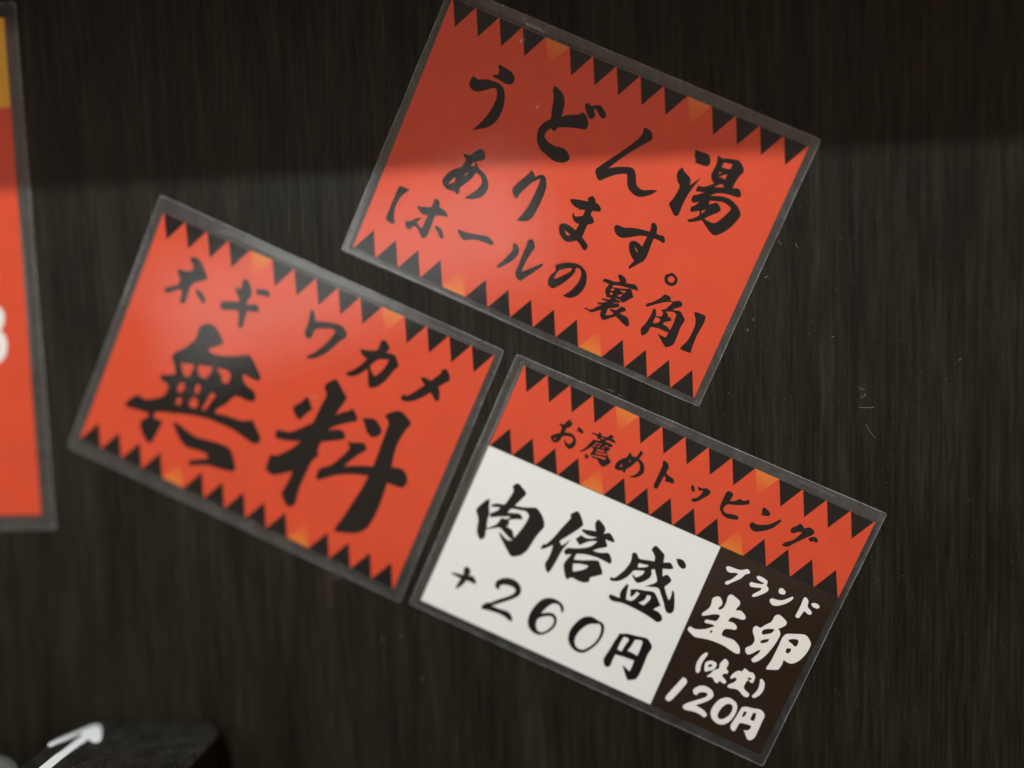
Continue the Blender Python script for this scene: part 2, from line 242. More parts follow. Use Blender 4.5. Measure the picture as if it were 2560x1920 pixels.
# ---- outlines of every brushed character, 1/50 mm on its own card ----
GLYPHS = """G A う
P -2344,1733 -2098,1696 -1992,1629 -1958,1551 -1999,1470 -2084,1444 -2225,1460 -2382,1470 -2378,1505 -2302,1549 -2309,1610 -2366,1697
P -2709,1337 -2623,1316 -2460,1383 -2276,1403 -2151,1380 -2062,1306 -2002,1183 -1962,1033 -1961,811 -2011,661 -2098,550 -2248,451 -2356,388 -2292,507 -2206,710 -2157,953 -2154,1121 -2195,1251 -2248,1294 -2327,1253 -2470,1139 -2584,1092 -2687,1106 -2753,1171 -2756,1244 -2750,1320
G A ど
P -1194,1767 -1139,1754 -1062,1724 -1000,1688 -943,1632 -906,1568 -880,1491 -863,1410 -852,1334 -848,1283 -759,1351 -648,1409 -564,1444 -535,1483 -496,1516 -444,1502 -390,1463 -337,1396 -307,1329 -307,1277 -337,1233 -425,1214 -587,1169 -705,1125 -805,1084 -836,1049 -854,988 -878,978 -922,996 -944,1004 -981,962 -1004,891 -1000,830 -969,790 -877,748 -759,730 -638,748 -548,751 -467,713 -396,653 -393,572 -493,490 -668,466 -874,528 -920,534 -993,574 -1061,635 -1110,704 -1149,804 -1162,896 -1146,983 -1098,1083 -1024,1175 -1071,1324 -1098,1436 -1126,1540 -1152,1599 -1201,1668 -1209,1708
P -523,1659 -510,1691 -465,1714 -410,1692 -384,1694 -328,1731 -268,1760 -209,1749 -133,1701 -76,1654 -56,1609 -73,1567 -121,1552 -177,1577 -260,1640 -313,1667 -323,1640 -278,1588 -258,1544 -268,1496 -307,1462 -356,1468 -413,1515 -469,1580
G A ん
P 685,1696 753,1707 832,1691 885,1652 923,1579 913,1531 770,1348 630,1157 496,951 426,824 384,735 445,783 547,839 700,903 781,923 842,909 888,866 934,796 968,721 1006,666 1068,630 1136,619 1202,633 1298,682 1415,723 1385,670 1334,604 1269,546 1185,492 1105,467 1008,480 917,522 856,576 814,648 774,747 742,778 647,738 534,664 430,571 337,474 289,468 233,511 184,571 168,627 185,670 280,825 443,1070 576,1277 675,1459 710,1561 713,1615
G A 湯
P 1757,1699 1877,1700 2016,1710 2074,1660 2109,1604 2118,1546 2086,1497 2023,1480 1919,1472 1842,1475 1847,1512 1801,1572 1778,1624
P 1679,1310 1725,1249 1801,1219 1870,1186 1915,1143 1942,1048 1978,1108 2030,1191 2073,1254 2047,1154 2016,1044 1989,926 1973,804 1968,677 1971,553 1975,466 1955,430 1918,411 1884,427 1797,498 1726,566 1723,600 1749,683 1769,798 1768,957 1707,1012 1648,1093 1624,1154 1627,1226
P 2187,1755 2226,1758 2287,1740 2418,1785 2579,1822 2642,1800 2728,1731 2759,1682 2754,1636 2722,1552 2708,1467 2701,1385 2702,1306 2784,1341 2832,1334 2889,1279 2906,1242 2892,1205 2856,1185 2701,1173 2562,1145 2464,1104 2413,1060 2372,1012 2485,1060 2602,1096 2715,1104 2834,1079 2950,1021 3031,944 3054,894 3029,772 2981,634 2896,493 2812,398 2778,376 2730,367 2640,399 2536,460 2420,536 2340,480 2270,436 2193,406 2173,417 2194,470 2221,477 2279,529 2335,604 2305,681 2192,607 2160,604 2136,638 2134,690 2183,740 2238,834 2124,770 2098,786 2078,814 2075,895 2132,934 2250,1035 2100,987 2082,1009 2082,1075 2107,1111 2156,1110 2212,1134 2303,1212 2349,1277 2306,1272 2260,1323 2232,1365 2224,1432 2234,1603 2212,1691
H 2350,1682 2505,1712 2517,1695 2511,1613 2349,1577
H 2352,1494 2390,1488 2355,1438
H 2503,1505 2505,1404 2441,1408 2376,1394 2435,1459
H 2462,1284 2514,1289 2546,1258 2366,1191
H 2409,932 2528,967 2640,1000 2735,988 2805,966 2835,949 2826,887 2763,734 2694,608 2643,571 2556,564 2452,579 2520,660 2641,786 2667,827 2660,868 2612,914 2538,946 2422,856
H 2343,693 2415,749 2369,645
G A あ
P -2340,-83 -2291,-81 -2240,-71 -2195,-59 -2155,6 -2109,73 -2053,129 -2011,132 -1964,109 -1929,70 -1910,12 -1913,-37 -1954,-85 -2010,-114 -2037,-137 -2008,-161 -1977,-190 -1941,-230 -1871,-248 -1787,-285 -1725,-326 -1671,-394 -1633,-468 -1617,-546 -1624,-616 -1655,-689 -1713,-756 -1799,-817 -1896,-852 -1984,-869 -1939,-809 -1874,-715 -1817,-630 -1787,-557 -1771,-478 -1788,-425 -1838,-367 -1895,-337 -1958,-333 -1967,-385 -1996,-476 -2041,-573 -2102,-665 -2131,-714 -2121,-765 -2110,-833 -2132,-854 -2173,-847 -2208,-825 -2288,-841 -2363,-842 -2428,-821 -2482,-783 -2512,-729 -2507,-666 -2487,-597 -2451,-521 -2397,-444 -2277,-346 -2251,-275 -2236,-196 -2273,-152 -2312,-120
H -2292,-557 -2276,-623 -2287,-670 -2355,-729 -2372,-719 -2341,-645
H -2101,-393 -2126,-464 -2142,-471 -2133,-419
H -2074,-153 -2035,-185 -2036,-227 -2103,-243
G A り
P -980,133 -941,128 -902,96 -855,44 -814,92 -768,126 -731,141 -688,126 -647,90 -610,33 -579,-50 -564,-140 -560,-234 -561,-343 -567,-442 -573,-553 -583,-630 -600,-704 -639,-769 -714,-819 -795,-851 -863,-867 -828,-777 -788,-656 -760,-536 -748,-422 -739,-261 -735,-115 -738,-26 -751,46 -796,9 -856,-64 -905,-151 -955,-262 -999,-359 -1005,-416 -1016,-460 -1046,-476 -1084,-461 -1125,-424 -1160,-379 -1173,-336 -1164,-278 -1117,-174 -1050,-44 -998,62
G A ま
P -60,-88 -32,-67 85,-27 197,-3 281,14 253,62 267,98 301,133 335,139 367,122 403,90 420,43 461,48 512,28 551,-4 572,-31 571,-76 486,-103 431,-117 428,-194 479,-226 520,-263 539,-291 537,-328 498,-363 451,-395 448,-457 451,-546 449,-638 450,-655 509,-690 583,-732 619,-765 622,-800 620,-843 589,-870 546,-857 466,-800 387,-761 337,-788 272,-834 207,-856 142,-847 68,-806 5,-748 -29,-690 -46,-618 -27,-577 21,-547 80,-541 185,-556 282,-581 291,-505 295,-443 244,-453 186,-435 131,-392 103,-344 99,-279 127,-315 166,-347 216,-323 293,-275 293,-221 294,-154 216,-184 153,-208 175,-175 104,-181 35,-162 -24,-127
H 84,-660 153,-679 220,-705 208,-719 167,-737 124,-710
G A す
P 948,-251 943,-208 963,-185 1003,-171 1073,-175 1144,-164 1247,-120 1424,-75 1601,-48 1592,38 1569,88 1596,130 1640,133 1685,100 1711,59 1739,-34 1823,-36 1858,-13 1912,-50 1945,-96 1937,-137 1904,-148 1844,-132 1731,-135 1728,-227 1738,-350 1746,-468 1739,-554 1717,-623 1668,-682 1601,-772 1533,-858 1510,-849 1520,-777 1558,-677 1482,-626 1416,-564 1369,-493 1341,-430 1340,-378 1374,-336 1436,-321 1511,-335 1587,-370 1592,-262 1594,-149 1475,-188 1384,-239 1296,-298 1173,-362 1115,-368 1037,-349 980,-305
H 1462,-438 1478,-431 1551,-483 1555,-500 1529,-493
G A 。
P 2313,-593 2358,-603 2419,-627 2472,-672 2486,-734 2462,-795 2415,-833 2348,-844 2281,-823 2238,-773 2223,-711 2242,-663 2292,-623
H 2338,-662 2377,-659 2410,-681 2425,-720 2412,-760 2375,-780 2333,-778 2299,-747 2291,-705 2307,-680
G A 【
P -3260,-1157 -3201,-1147 -3048,-1136 -3090,-1222 -3143,-1321 -3165,-1437 -3173,-1548 -3161,-1643 -3132,-1738 -3083,-1817 -3057,-1860 -3106,-1893 -3198,-1882 -3274,-1844 -3270,-1750 -3275,-1568 -3269,-1397 -3271,-1261
G A ホ
P -2790,-1371 -2661,-1343 -2511,-1287 -2510,-1199 -2515,-1132 -2483,-1096 -2423,-1109 -2381,-1152 -2366,-1222 -2277,-1230 -2201,-1259 -2150,-1306 -2148,-1347 -2260,-1360 -2373,-1408 -2370,-1545 -2365,-1704 -2366,-1812 -2386,-1874 -2431,-1917 -2482,-1892 -2551,-1822 -2631,-1763 -2689,-1757 -2715,-1807 -2735,-1854 -2771,-1862 -2818,-1843 -2861,-1800 -2879,-1738 -2848,-1717 -2781,-1689 -2728,-1628 -2658,-1571 -2600,-1558 -2633,-1611 -2663,-1669 -2595,-1717 -2525,-1734 -2520,-1616 -2512,-1452 -2601,-1482 -2674,-1459 -2748,-1414
P -2298,-1583 -2211,-1584 -2145,-1610 -2085,-1677 -2057,-1734 -2073,-1779 -2120,-1761 -2208,-1683 -2279,-1629
G A ー
P -1852,-1493 -1827,-1464 -1779,-1467 -1678,-1461 -1530,-1434 -1362,-1390 -1260,-1365 -1185,-1388 -1099,-1434 -1096,-1473 -1122,-1499 -1201,-1500 -1311,-1506 -1437,-1518 -1542,-1559 -1640,-1614 -1706,-1615 -1774,-1566 -1835,-1523
G A ル
P -733,-1341 -728,-1298 -700,-1277 -646,-1295 -599,-1339 -568,-1399 -560,-1469 -596,-1558 -648,-1654 -731,-1763 -813,-1854 -851,-1842 -860,-1810 -817,-1736 -759,-1591 -698,-1409
P -506,-1166 -484,-1111 -442,-1079 -408,-1074 -372,-1113 -311,-1188 -319,-1255 -354,-1408 -365,-1532 -371,-1645 -370,-1723 -302,-1675 -206,-1574 -103,-1470 -51,-1420 -27,-1432 -41,-1484 -104,-1594 -217,-1763 -288,-1877 -321,-1909 -370,-1903 -437,-1858 -468,-1807 -476,-1746 -477,-1617 -484,-1473 -484,-1344 -482,-1179
G A の
P 192,-1346 239,-1313 321,-1247 408,-1205 488,-1179 574,-1163 657,-1170 739,-1202 793,-1240 831,-1290 865,-1367 886,-1450 887,-1535 871,-1622 834,-1705 796,-1759 736,-1806 688,-1836 622,-1841 560,-1843 607,-1779 659,-1701 696,-1618 720,-1546 739,-1464 738,-1379 721,-1301 691,-1259 641,-1232 580,-1246 595,-1307 589,-1377 554,-1465 500,-1568 434,-1670 369,-1747 327,-1790 268,-1785 221,-1762 188,-1722 175,-1672 176,-1604 198,-1527 237,-1449 200,-1391
H 515,-1280 515,-1335 474,-1396 427,-1458 352,-1540 284,-1609 275,-1549 287,-1476 307,-1410 382,-1356 442,-1311
G A 裏
P 1401,-1023 1458,-1020 1520,-1036 1566,-1071 1599,-1129 1680,-1106 1739,-1087 1791,-1095 1835,-1125 1864,-1161 1850,-1176 1775,-1181 1727,-1196 1773,-1243 1835,-1320 1779,-1393 1718,-1475 1670,-1505 1627,-1478 1592,-1468 1537,-1483 1532,-1498 1594,-1486 1621,-1492 1646,-1512 1632,-1530 1521,-1570 1527,-1582 1606,-1554 1634,-1554 1662,-1597 1589,-1653 1481,-1713 1478,-1775 1478,-1843 1493,-1849 1562,-1812 1615,-1765 1568,-1742 1508,-1732 1522,-1707 1563,-1689 1613,-1692 1655,-1649 1685,-1593 1754,-1569 1791,-1596 1815,-1622 1773,-1653 1715,-1706 1771,-1715 1891,-1724 1937,-1771 1971,-1818 1983,-1859 1961,-1878 1945,-1897 1858,-1868 1761,-1830 1672,-1795 1572,-1888 1505,-1945 1469,-1961 1421,-1936 1380,-1892 1369,-1848 1371,-1791 1304,-1839 1236,-1896 1190,-1917 1136,-1906 1049,-1905 1064,-1870 1096,-1872 1153,-1875 1210,-1837 1269,-1762 1339,-1698 1266,-1714 1246,-1705 1256,-1679 1316,-1662 1408,-1591 1339,-1603 1285,-1605 1301,-1573 1364,-1561 1429,-1542 1442,-1509 1403,-1511 1370,-1534 1332,-1490 1282,-1420 1282,-1352 1303,-1276 1223,-1274 1152,-1268 1179,-1217 1239,-1200 1335,-1195 1425,-1177 1470,-1149 1417,-1092 1391,-1049
H 1388,-1260 1380,-1310 1455,-1286 1580,-1250 1668,-1215 1718,-1190 1631,-1201 1517,-1220
H 1375,-1339 1434,-1314 1437,-1355 1372,-1381
H 1382,-1416 1435,-1399 1441,-1445 1397,-1458
H 1543,-1297 1667,-1267 1625,-1338 1607,-1309 1565,-1312
H 1623,-1345 1598,-1414 1541,-1423 1558,-1391
G A 角
P 2365,-1030 2427,-1026 2491,-1040 2517,-1097 2565,-1095 2666,-1032 2715,-1041 2749,-1072 2763,-1112 2692,-1173 2615,-1237 2681,-1231 2761,-1208 2845,-1259 2912,-1313 2923,-1346 2908,-1445 2907,-1545 2918,-1685 2920,-1823 2903,-1869 2857,-1920 2798,-1957 2723,-1910 2628,-1836 2552,-1770 2627,-1783 2726,-1782 2737,-1673 2656,-1678 2518,-1677 2434,-1695 2375,-1717 2368,-1820 2351,-1866 2292,-1938 2252,-1894 2220,-1831 2226,-1775 2260,-1683 2278,-1552 2285,-1450 2275,-1386 2309,-1352 2340,-1387 2379,-1455 2373,-1476 2436,-1464 2486,-1439 2485,-1386 2461,-1350 2408,-1335 2482,-1295 2532,-1205 2569,-1120 2510,-1123 2424,-1168 2310,-1252 2221,-1325 2151,-1382 2114,-1376 2133,-1317 2207,-1262 2286,-1167 2336,-1092
H 2380,-1492 2476,-1500 2489,-1529 2478,-1572 2415,-1619 2380,-1619
H 2512,-1328 2646,-1273 2695,-1279 2734,-1315 2741,-1396 2749,-1515 2741,-1622 2675,-1585 2569,-1571 2583,-1518 2689,-1449 2686,-1427 2650,-1397 2596,-1405 2591,-1369 2547,-1339
G A 】
P 3021,-1128 3068,-1100 3233,-1096 3260,-1123 3279,-1229 3265,-1380 3257,-1528 3265,-1678 3277,-1804 3291,-1859 3247,-1871 3128,-1877 3062,-1868 3066,-1843 3107,-1748 3139,-1634 3149,-1492 3144,-1364 3110,-1249 3054,-1167
G B 料
P 898,873 960,850 1075,759 1211,652 1256,608 1244,512 1198,310 1176,189 1288,311 1389,383 1458,466 1534,409 1618,317 1614,250 1533,194 1334,46 1213,-74 1160,-150 1370,-42 1470,-62 1530,-126 1525,-193 1402,-275 1244,-367 1120,-449 1115,-563 1123,-678 1167,-658 1162,-739 1092,-889 1079,-1080 1070,-1283 1065,-1497 1081,-1663 1107,-1824 1097,-1896 1012,-1981 936,-1957 829,-1859 755,-1760 775,-1631 792,-1477 798,-1249 643,-1372 455,-1498 359,-1489 264,-1453 245,-1342 237,-1127 376,-1077 496,-950 616,-790 715,-614 521,-688 345,-742 193,-759 172,-676 174,-583 308,-555 448,-511 592,-381 727,-228 797,-144 815,33 827,260 849,490 770,584 745,676 823,802
P 476,284 529,282 623,181 698,111 601,-50 542,-194 493,-203 406,-151 326,-70 315,4 417,141
P 1698,360 1908,448 2007,428 2114,359 2173,295 2178,207 2120,129 2046,88 1944,114 1839,209 1771,309
P 1608,-202 1711,-182 1911,-98 1976,-114 2025,-169 2027,-221 1952,-321 1844,-501 1740,-706 1994,-577 2294,-452 2286,-247 2270,98 2258,313 2238,499 2112,597 2176,691 2333,807 2483,790 2651,698 2670,668 2630,534 2594,375 2579,135 2604,-76 2653,-314 2753,-275 2862,-258 2960,-304 3035,-388 3061,-481 3052,-551 2990,-619 2840,-635 2691,-651 2715,-874 2725,-1028 2732,-1263 2721,-1453 2688,-1655 2621,-1779 2497,-1891 2307,-1973 2074,-2048 2071,-1929 2128,-1702 2187,-1369 2245,-1038 2271,-789 2278,-680 2115,-729 1913,-808 1677,-936 1479,-1093 1363,-1193 1297,-1177 1281,-1058 1310,-939 1390,-877 1510,-756 1633,-516 1700,-344 1693,-295
G B 無
P -1968,839 -1819,840 -1655,719 -1529,612 -1591,520 -1752,384 -1764,331 -1590,310 -1340,389 -1093,514 -964,603 -816,523 -685,403 -548,270 -548,189 -651,159 -892,181 -898,114 -766,-6 -581,-54 -489,-160 -503,-248 -601,-292 -893,-308 -1005,-522 -1167,-743 -1139,-812 -876,-760 -589,-729 -370,-614 -258,-727 -127,-848 -73,-916 -86,-1014 -149,-1056 -268,-1057 -631,-984 -902,-974 -1295,-993 -1663,-1080 -2018,-1200 -2274,-1290 -2349,-1357 -2330,-1448 -2116,-1435 -2131,-1524 -2165,-1823 -2192,-1969 -2230,-2003 -2341,-1936 -2505,-1777 -2561,-1635 -2464,-1492 -2464,-1409 -2707,-1435 -2959,-1483 -3002,-1418 -2884,-1200 -2789,-1141 -2660,-1166 -2503,-1095 -2310,-943 -2281,-847 -2279,-682 -2494,-647 -2519,-543 -2359,-480 -2239,-402 -2320,-241 -2426,-141 -2413,-5 -2253,180 -2106,439 -2125,609 -2107,730
H -2208,-143 -1936,-71 -1941,-269 -1984,-370 -2083,-332
H -1837,-27 -1566,44 -1555,-65 -1619,-240 -1720,-236 -1821,-150
H -1487,55 -1262,114 -1133,41 -1142,-142 -1252,-158 -1336,-32
H -2059,-518 -1971,-528 -1958,-687 -2038,-739 -2086,-661
H -1750,-413 -1635,-427 -1635,-575 -1713,-610
H -1991,-816 -1899,-857 -1921,-991 -2019,-977
H -1706,-689 -1588,-734 -1563,-880 -1665,-917 -1748,-856
H -1386,-447 -1279,-464 -1327,-634 -1379,-838 -1450,-870 -1415,-624
P -1894,-1343 -1753,-1359 -1529,-1416 -1317,-1440 -1068,-1393 -814,-1358 -608,-1370 -486,-1474 -364,-1644 -328,-1734 -382,-1799 -554,-1838 -742,-1870 -931,-1903 -1245,-2060 -1306,-2008 -1256,-1931 -980,-1779 -969,-1707 -1075,-1676 -1280,-1702 -1473,-1724 -1641,-1640 -1788,-1507 -1889,-1407
G B ネ
P -2801,1946 -2684,1984 -2567,1920 -2443,1808 -2350,1708 -2351,1644 -2461,1558 -2561,1476 -2605,1355 -2589,1182 -2594,1026 -2657,986 -2709,1015 -2729,1199 -2773,1244 -2878,1173 -2985,1075 -3073,1062 -3111,1123 -3022,1200 -2898,1292 -2850,1403 -2936,1519 -2996,1570 -2936,1621 -2765,1656 -2677,1733 -2727,1826 -2814,1878
P -2472,1387 -2365,1382 -2218,1280 -2198,1198 -2255,1174 -2362,1243 -2457,1317
G B ギ
P -1620,1985 -1540,1982 -1436,1887 -1370,1789 -1357,1692 -1391,1614 -1362,1511 -1215,1601 -1102,1548 -1098,1474 -1176,1440 -1318,1403 -1303,1268 -1288,1070 -1320,1017 -1378,1030 -1429,1188 -1486,1330 -1640,1288 -1797,1219 -1884,1271 -1881,1362 -1706,1451 -1556,1504 -1571,1574 -1671,1658 -1737,1757 -1597,1767 -1630,1880
P -1314,1877 -1174,1950 -1056,1950 -992,1889 -1030,1822 -1137,1826 -1263,1784
G B ワ
P -109,1958 -50,1971 79,1786 246,1852 421,1898 608,1916 689,1875 777,1774 757,1714 692,1622 609,1445 512,1274 389,1130 290,1054 178,1011 171,1059 294,1203 405,1406 483,1594 521,1751 459,1775 299,1723 130,1630 126,1513 109,1429 58,1394 -14,1426 -61,1495 -64,1596 -64,1723 -100,1873
G B カ
P 1450,1969 1536,2007 1622,1956 1676,1890 1638,1797 1786,1812 1858,1793 1931,1711 1988,1622 1943,1563 1895,1401 1830,1219 1736,1074 1626,999 1559,1034 1486,1193 1421,1331 1333,1202 1247,1100 1129,1041 1047,1049 1055,1092 1164,1204 1265,1364 1331,1515 1250,1524 1159,1586 1124,1640 1229,1667 1429,1743 1462,1847
H 1564,1605 1751,1682 1742,1550 1701,1404 1611,1249 1520,1311 1453,1409 1498,1519
G B メ
P 2805,1930 2894,1981 2951,1943 3012,1875 3046,1795 2983,1719 2884,1579 2924,1541 2974,1443 2997,1342 2975,1308 2927,1310 2855,1366 2779,1412 2700,1297 2602,1189 2535,1119 2438,1063 2346,1034 2284,1046 2270,1088 2304,1171 2356,1143 2466,1280 2618,1508 2555,1544 2492,1596 2509,1631 2551,1646 2698,1639 2753,1735 2819,1860
G C 肉
P -3226,-127 -3194,-146 -3168,-230 -3144,-297 -3101,-374 -3082,-452 -3072,-554 -3026,-693 -2957,-632 -2893,-559 -2858,-485 -2838,-374 -2774,-369 -2710,-340 -2680,-278 -2831,-347 -2941,-402 -3031,-458 -3065,-435 -3074,-381 -3013,-324 -2963,-262 -2944,-196 -3069,-238 -3126,-250 -3105,-197 -3017,-137 -2890,-99 -2850,50 -2830,203 -2836,238 -2887,302 -2853,365 -2810,399 -2758,389 -2600,307 -2578,279 -2580,239 -2638,88 -2691,-42 -2508,8 -2325,87 -2262,96 -2165,45 -2057,-50 -1996,-147 -1988,-211 -2047,-402 -2073,-559 -2097,-725 -2141,-842 -2199,-927 -2297,-992 -2355,-1009 -2430,-966 -2546,-874 -2666,-774 -2733,-708 -2772,-649 -2658,-703 -2538,-739 -2454,-691 -2522,-688 -2662,-627 -2790,-575 -2897,-638 -3018,-723 -3016,-761 -2993,-837 -3000,-909 -3046,-959 -3092,-941 -3162,-867 -3201,-788 -3224,-701 -3243,-623 -3290,-547 -3341,-483 -3366,-427 -3346,-350 -3297,-241
H -2726,-125 -2565,-81 -2444,-54 -2372,-89 -2343,-133 -2361,-334 -2409,-530 -2446,-644 -2485,-585 -2537,-521 -2590,-507 -2679,-490 -2649,-437 -2666,-387 -2684,-357 -2572,-286 -2439,-230 -2473,-183 -2524,-153 -2571,-155 -2763,-229
G C 倍
P -1515,380 -1460,362 -1383,292 -1310,201 -1297,159 -1363,32 -1475,-144 -1592,-318 -1520,-386 -1467,-313 -1406,-194 -1437,-338 -1469,-459 -1484,-620 -1500,-802 -1521,-947 -1543,-1006 -1589,-988 -1648,-919 -1675,-844 -1658,-720 -1660,-586 -1681,-450 -1770,-550 -1855,-627 -1880,-601 -1856,-493 -1814,-502 -1732,-310 -1655,-54 -1575,194 -1606,266
P -1065,399 -1001,381 -900,322 -857,265 -856,179 -762,242 -680,203 -599,135 -616,99 -780,90 -700,-7 -709,-50 -823,-131 -917,-218 -834,-213 -734,-186 -625,-136 -547,-186 -489,-265 -512,-328 -583,-318 -754,-311 -923,-331 -1051,-361 -1185,-419 -1188,-541 -1041,-492 -750,-362 -667,-424 -572,-534 -559,-586 -642,-653 -744,-740 -736,-823 -823,-883 -946,-902 -1073,-893 -1145,-966 -1190,-948 -1292,-802 -1330,-713 -1318,-611 -1270,-463 -1374,-526 -1432,-480 -1397,-387 -1215,-308 -1064,-223 -964,-129 -914,-10 -1038,-67 -1138,-161 -1194,-226 -1266,-192 -1317,-138 -1251,-31 -1133,-44 -1020,-2 -943,58 -1096,21 -1203,30 -1278,52 -1267,91 -1017,163 -1078,259 -1094,338
H -1169,-629 -1052,-574 -882,-534 -880,-581 -968,-680 -1106,-773
G C 盛
P 149,380 202,385 317,334 387,299 408,252 438,142 553,195 612,166 660,121 629,87 472,24 535,-119 575,-62 635,-53 709,-105 719,-158 649,-292 756,-425 839,-503 842,-402 813,-281 871,-321 957,-498 1005,-643 983,-721 913,-745 846,-702 764,-589 637,-448 554,-369 428,-399 294,-452 399,-355 466,-276 457,-213 392,-128 341,-56 307,-63 287,-101 319,-153 320,-239 268,-330 205,-398 133,-446 64,-416 -25,-342 17,-332 58,-361 113,-316 169,-232 167,-166 -14,-240 -51,-325 -92,-421 -168,-524 -251,-591 -358,-622 -388,-598 -379,-555 -310,-542 -261,-461 -203,-338 -169,-226 -153,-114 -168,-15 -189,52 -153,97 -100,83 -16,17 133,58 267,91 240,174 174,239 119,280
H 12,-66 115,-47 199,-27 174,-76 39,-149 5,-136
P 629,316 724,351 809,324 867,255 854,202 797,185 705,228
P -262,-895 -214,-872 -101,-870 2,-846 159,-832 308,-803 467,-796 632,-802 744,-800 841,-855 875,-914 840,-981 784,-1000 607,-965 403,-944 205,-936 12,-943 -119,-979 -202,-976 -257,-943
P -30,-534 5,-576 34,-714 81,-860 -39,-883 -88,-771 -70,-645
P 67,-623 171,-566 344,-518 488,-476 569,-513 735,-670 660,-756 570,-882 384,-902 233,-889 162,-839 224,-759 268,-621 199,-611 162,-729 125,-755 94,-686
H 408,-589 481,-571 499,-647 437,-802 374,-806 322,-797 405,-691
G C +
P -3092,-1580 -3023,-1593 -2973,-1649 -2973,-1740 -2921,-1710 -2847,-1734 -2792,-1786 -2785,-1848 -2878,-1840 -2978,-1847 -3010,-1954 -3093,-2091 -3121,-2071 -3122,-1993 -3099,-1865 -3220,-1855 -3313,-1847 -3301,-1815 -3089,-1768 -3101,-1695 -3124,-1641
G C 2
P -2308,-1736 -2373,-1734 -2417,-1676 -2418,-1599 -2343,-1505 -2231,-1440 -2098,-1423 -1981,-1459 -1902,-1539 -1880,-1633 -1926,-1733 -2057,-1873 -2304,-2101 -2140,-2095 -1996,-2073 -1896,-2098 -1827,-2170 -1814,-2229 -1863,-2233 -1994,-2197 -2137,-2192 -2318,-2218 -2460,-2246 -2495,-2223 -2488,-2181 -2426,-2086 -2362,-2056 -2220,-1910 -2073,-1776 -2001,-1677 -1998,-1611 -2059,-1574 -2183,-1580 -2281,-1619 -2317,-1669 -2299,-1726
G C 6
P -978,-1638 -1031,-1559 -1096,-1512 -1168,-1520 -1243,-1581 -1305,-1701 -1341,-1823 -1243,-1757 -1133,-1718 -1039,-1758 -996,-1829 -985,-1941 -1031,-2068 -1111,-2177 -1198,-2239 -1307,-2251 -1409,-2221 -1494,-2143 -1536,-2032 -1546,-1906 -1523,-1752 -1465,-1595 -1381,-1497 -1265,-1442 -1129,-1437 -1023,-1477 -973,-1532 -956,-1602
H -1345,-1929 -1254,-1847 -1138,-1792 -1068,-1824 -1040,-1902 -1060,-2003 -1132,-2129 -1211,-2179 -1283,-2161 -1337,-2095 -1364,-2003
G C 0
P -462,-1474 -385,-1449 -305,-1457 -234,-1469 -167,-1471 -111,-1512 -65,-1604 -52,-1734 -75,-1882 -134,-2024 -205,-2138 -284,-2210 -397,-2229 -508,-2202 -608,-2125 -663,-2025 -680,-1908 -662,-1773 -612,-1636 -547,-1531
H -273,-1555 -214,-1516 -157,-1557 -120,-1653 -111,-1774 -139,-1912 -192,-2017 -253,-2104 -320,-2153 -407,-2154 -477,-2108 -519,-2025 -524,-1913 -492,-1784 -425,-1661 -348,-1585
G C 円
P 227,-1522 267,-1514 385,-1458 536,-1432 755,-1384 837,-1424 915,-1489 921,-1565 905,-1675 913,-1842 920,-2031 911,-2184 883,-2243 792,-2309 739,-2313 636,-2203 541,-2088 603,-2104 717,-2141 721,-2025 712,-1904 502,-1925 328,-1951 324,-2067 329,-2202 287,-2256 229,-2250 169,-2176 154,-2103 182,-1918 203,-1715 225,-1591
H 337,-1549 422,-1543 451,-1585 430,-1686 412,-1843 323,-1840 319,-1706
H 560,-1511 663,-1473 712,-1484 729,-1646 728,-1794 623,-1776 516,-1782 542,-1667
G C お
P -2367,2009 -2351,1984 -2357,1934 -2327,1971 -2303,1948 -2294,1896 -2319,1847 -2365,1803 -2364,1714 -2267,1748 -2187,1736 -2120,1690 -2085,1630 -2077,1549 -2111,1477 -2155,1448 -2215,1459 -2271,1500 -2307,1550 -2297,1592 -2265,1550 -2210,1532 -2170,1569 -2154,1628 -2174,1675 -2237,1680 -2313,1661 -2372,1625 -2383,1564 -2402,1498 -2450,1458 -2485,1442 -2549,1471 -2589,1519 -2565,1572 -2498,1635 -2450,1675 -2460,1784 -2505,1802 -2540,1838 -2497,1848 -2445,1857 -2414,1937
H -2491,1544 -2477,1531 -2496,1499 -2510,1511
P -2166,1924 -2098,1917 -2042,1885 -2032,1852 -2049,1826 -2100,1836 -2147,1838 -2183,1823 -2150,1866 -2171,1903
G C 薦
P -1880,1910 -1855,1936 -1749,1950 -1746,2007 -1698,1982 -1679,1948 -1564,1971 -1530,2043 -1460,2031 -1446,2010 -1470,1970 -1417,1975 -1377,1946 -1383,1920 -1446,1915 -1522,1919 -1572,1873 -1429,1876 -1392,1845 -1405,1821 -1463,1805 -1411,1762 -1463,1701 -1423,1662 -1406,1632 -1306,1554 -1304,1527 -1377,1418 -1431,1394 -1502,1428 -1583,1486 -1653,1474 -1716,1512 -1738,1530 -1719,1605 -1732,1656 -1774,1666 -1823,1587 -1885,1516 -1948,1479 -1947,1508 -1889,1567 -1850,1669 -1806,1783 -1809,1810 -1666,1845 -1669,1873 -1721,1864 -1766,1904
H -1675,1907 -1609,1927 -1608,1904 -1651,1895
H -1731,1781 -1687,1791 -1685,1760 -1725,1753
H -1657,1791 -1617,1801 -1615,1776 -1654,1770
H -1745,1727 -1708,1733 -1701,1696 -1749,1690
H -1664,1735 -1627,1743 -1633,1711 -1661,1710
H -1569,1750 -1535,1753 -1542,1724 -1568,1723
H -1546,1803 -1482,1812 -1484,1793 -1539,1784
H -1660,1662 -1587,1685 -1495,1693 -1495,1670 -1642,1638
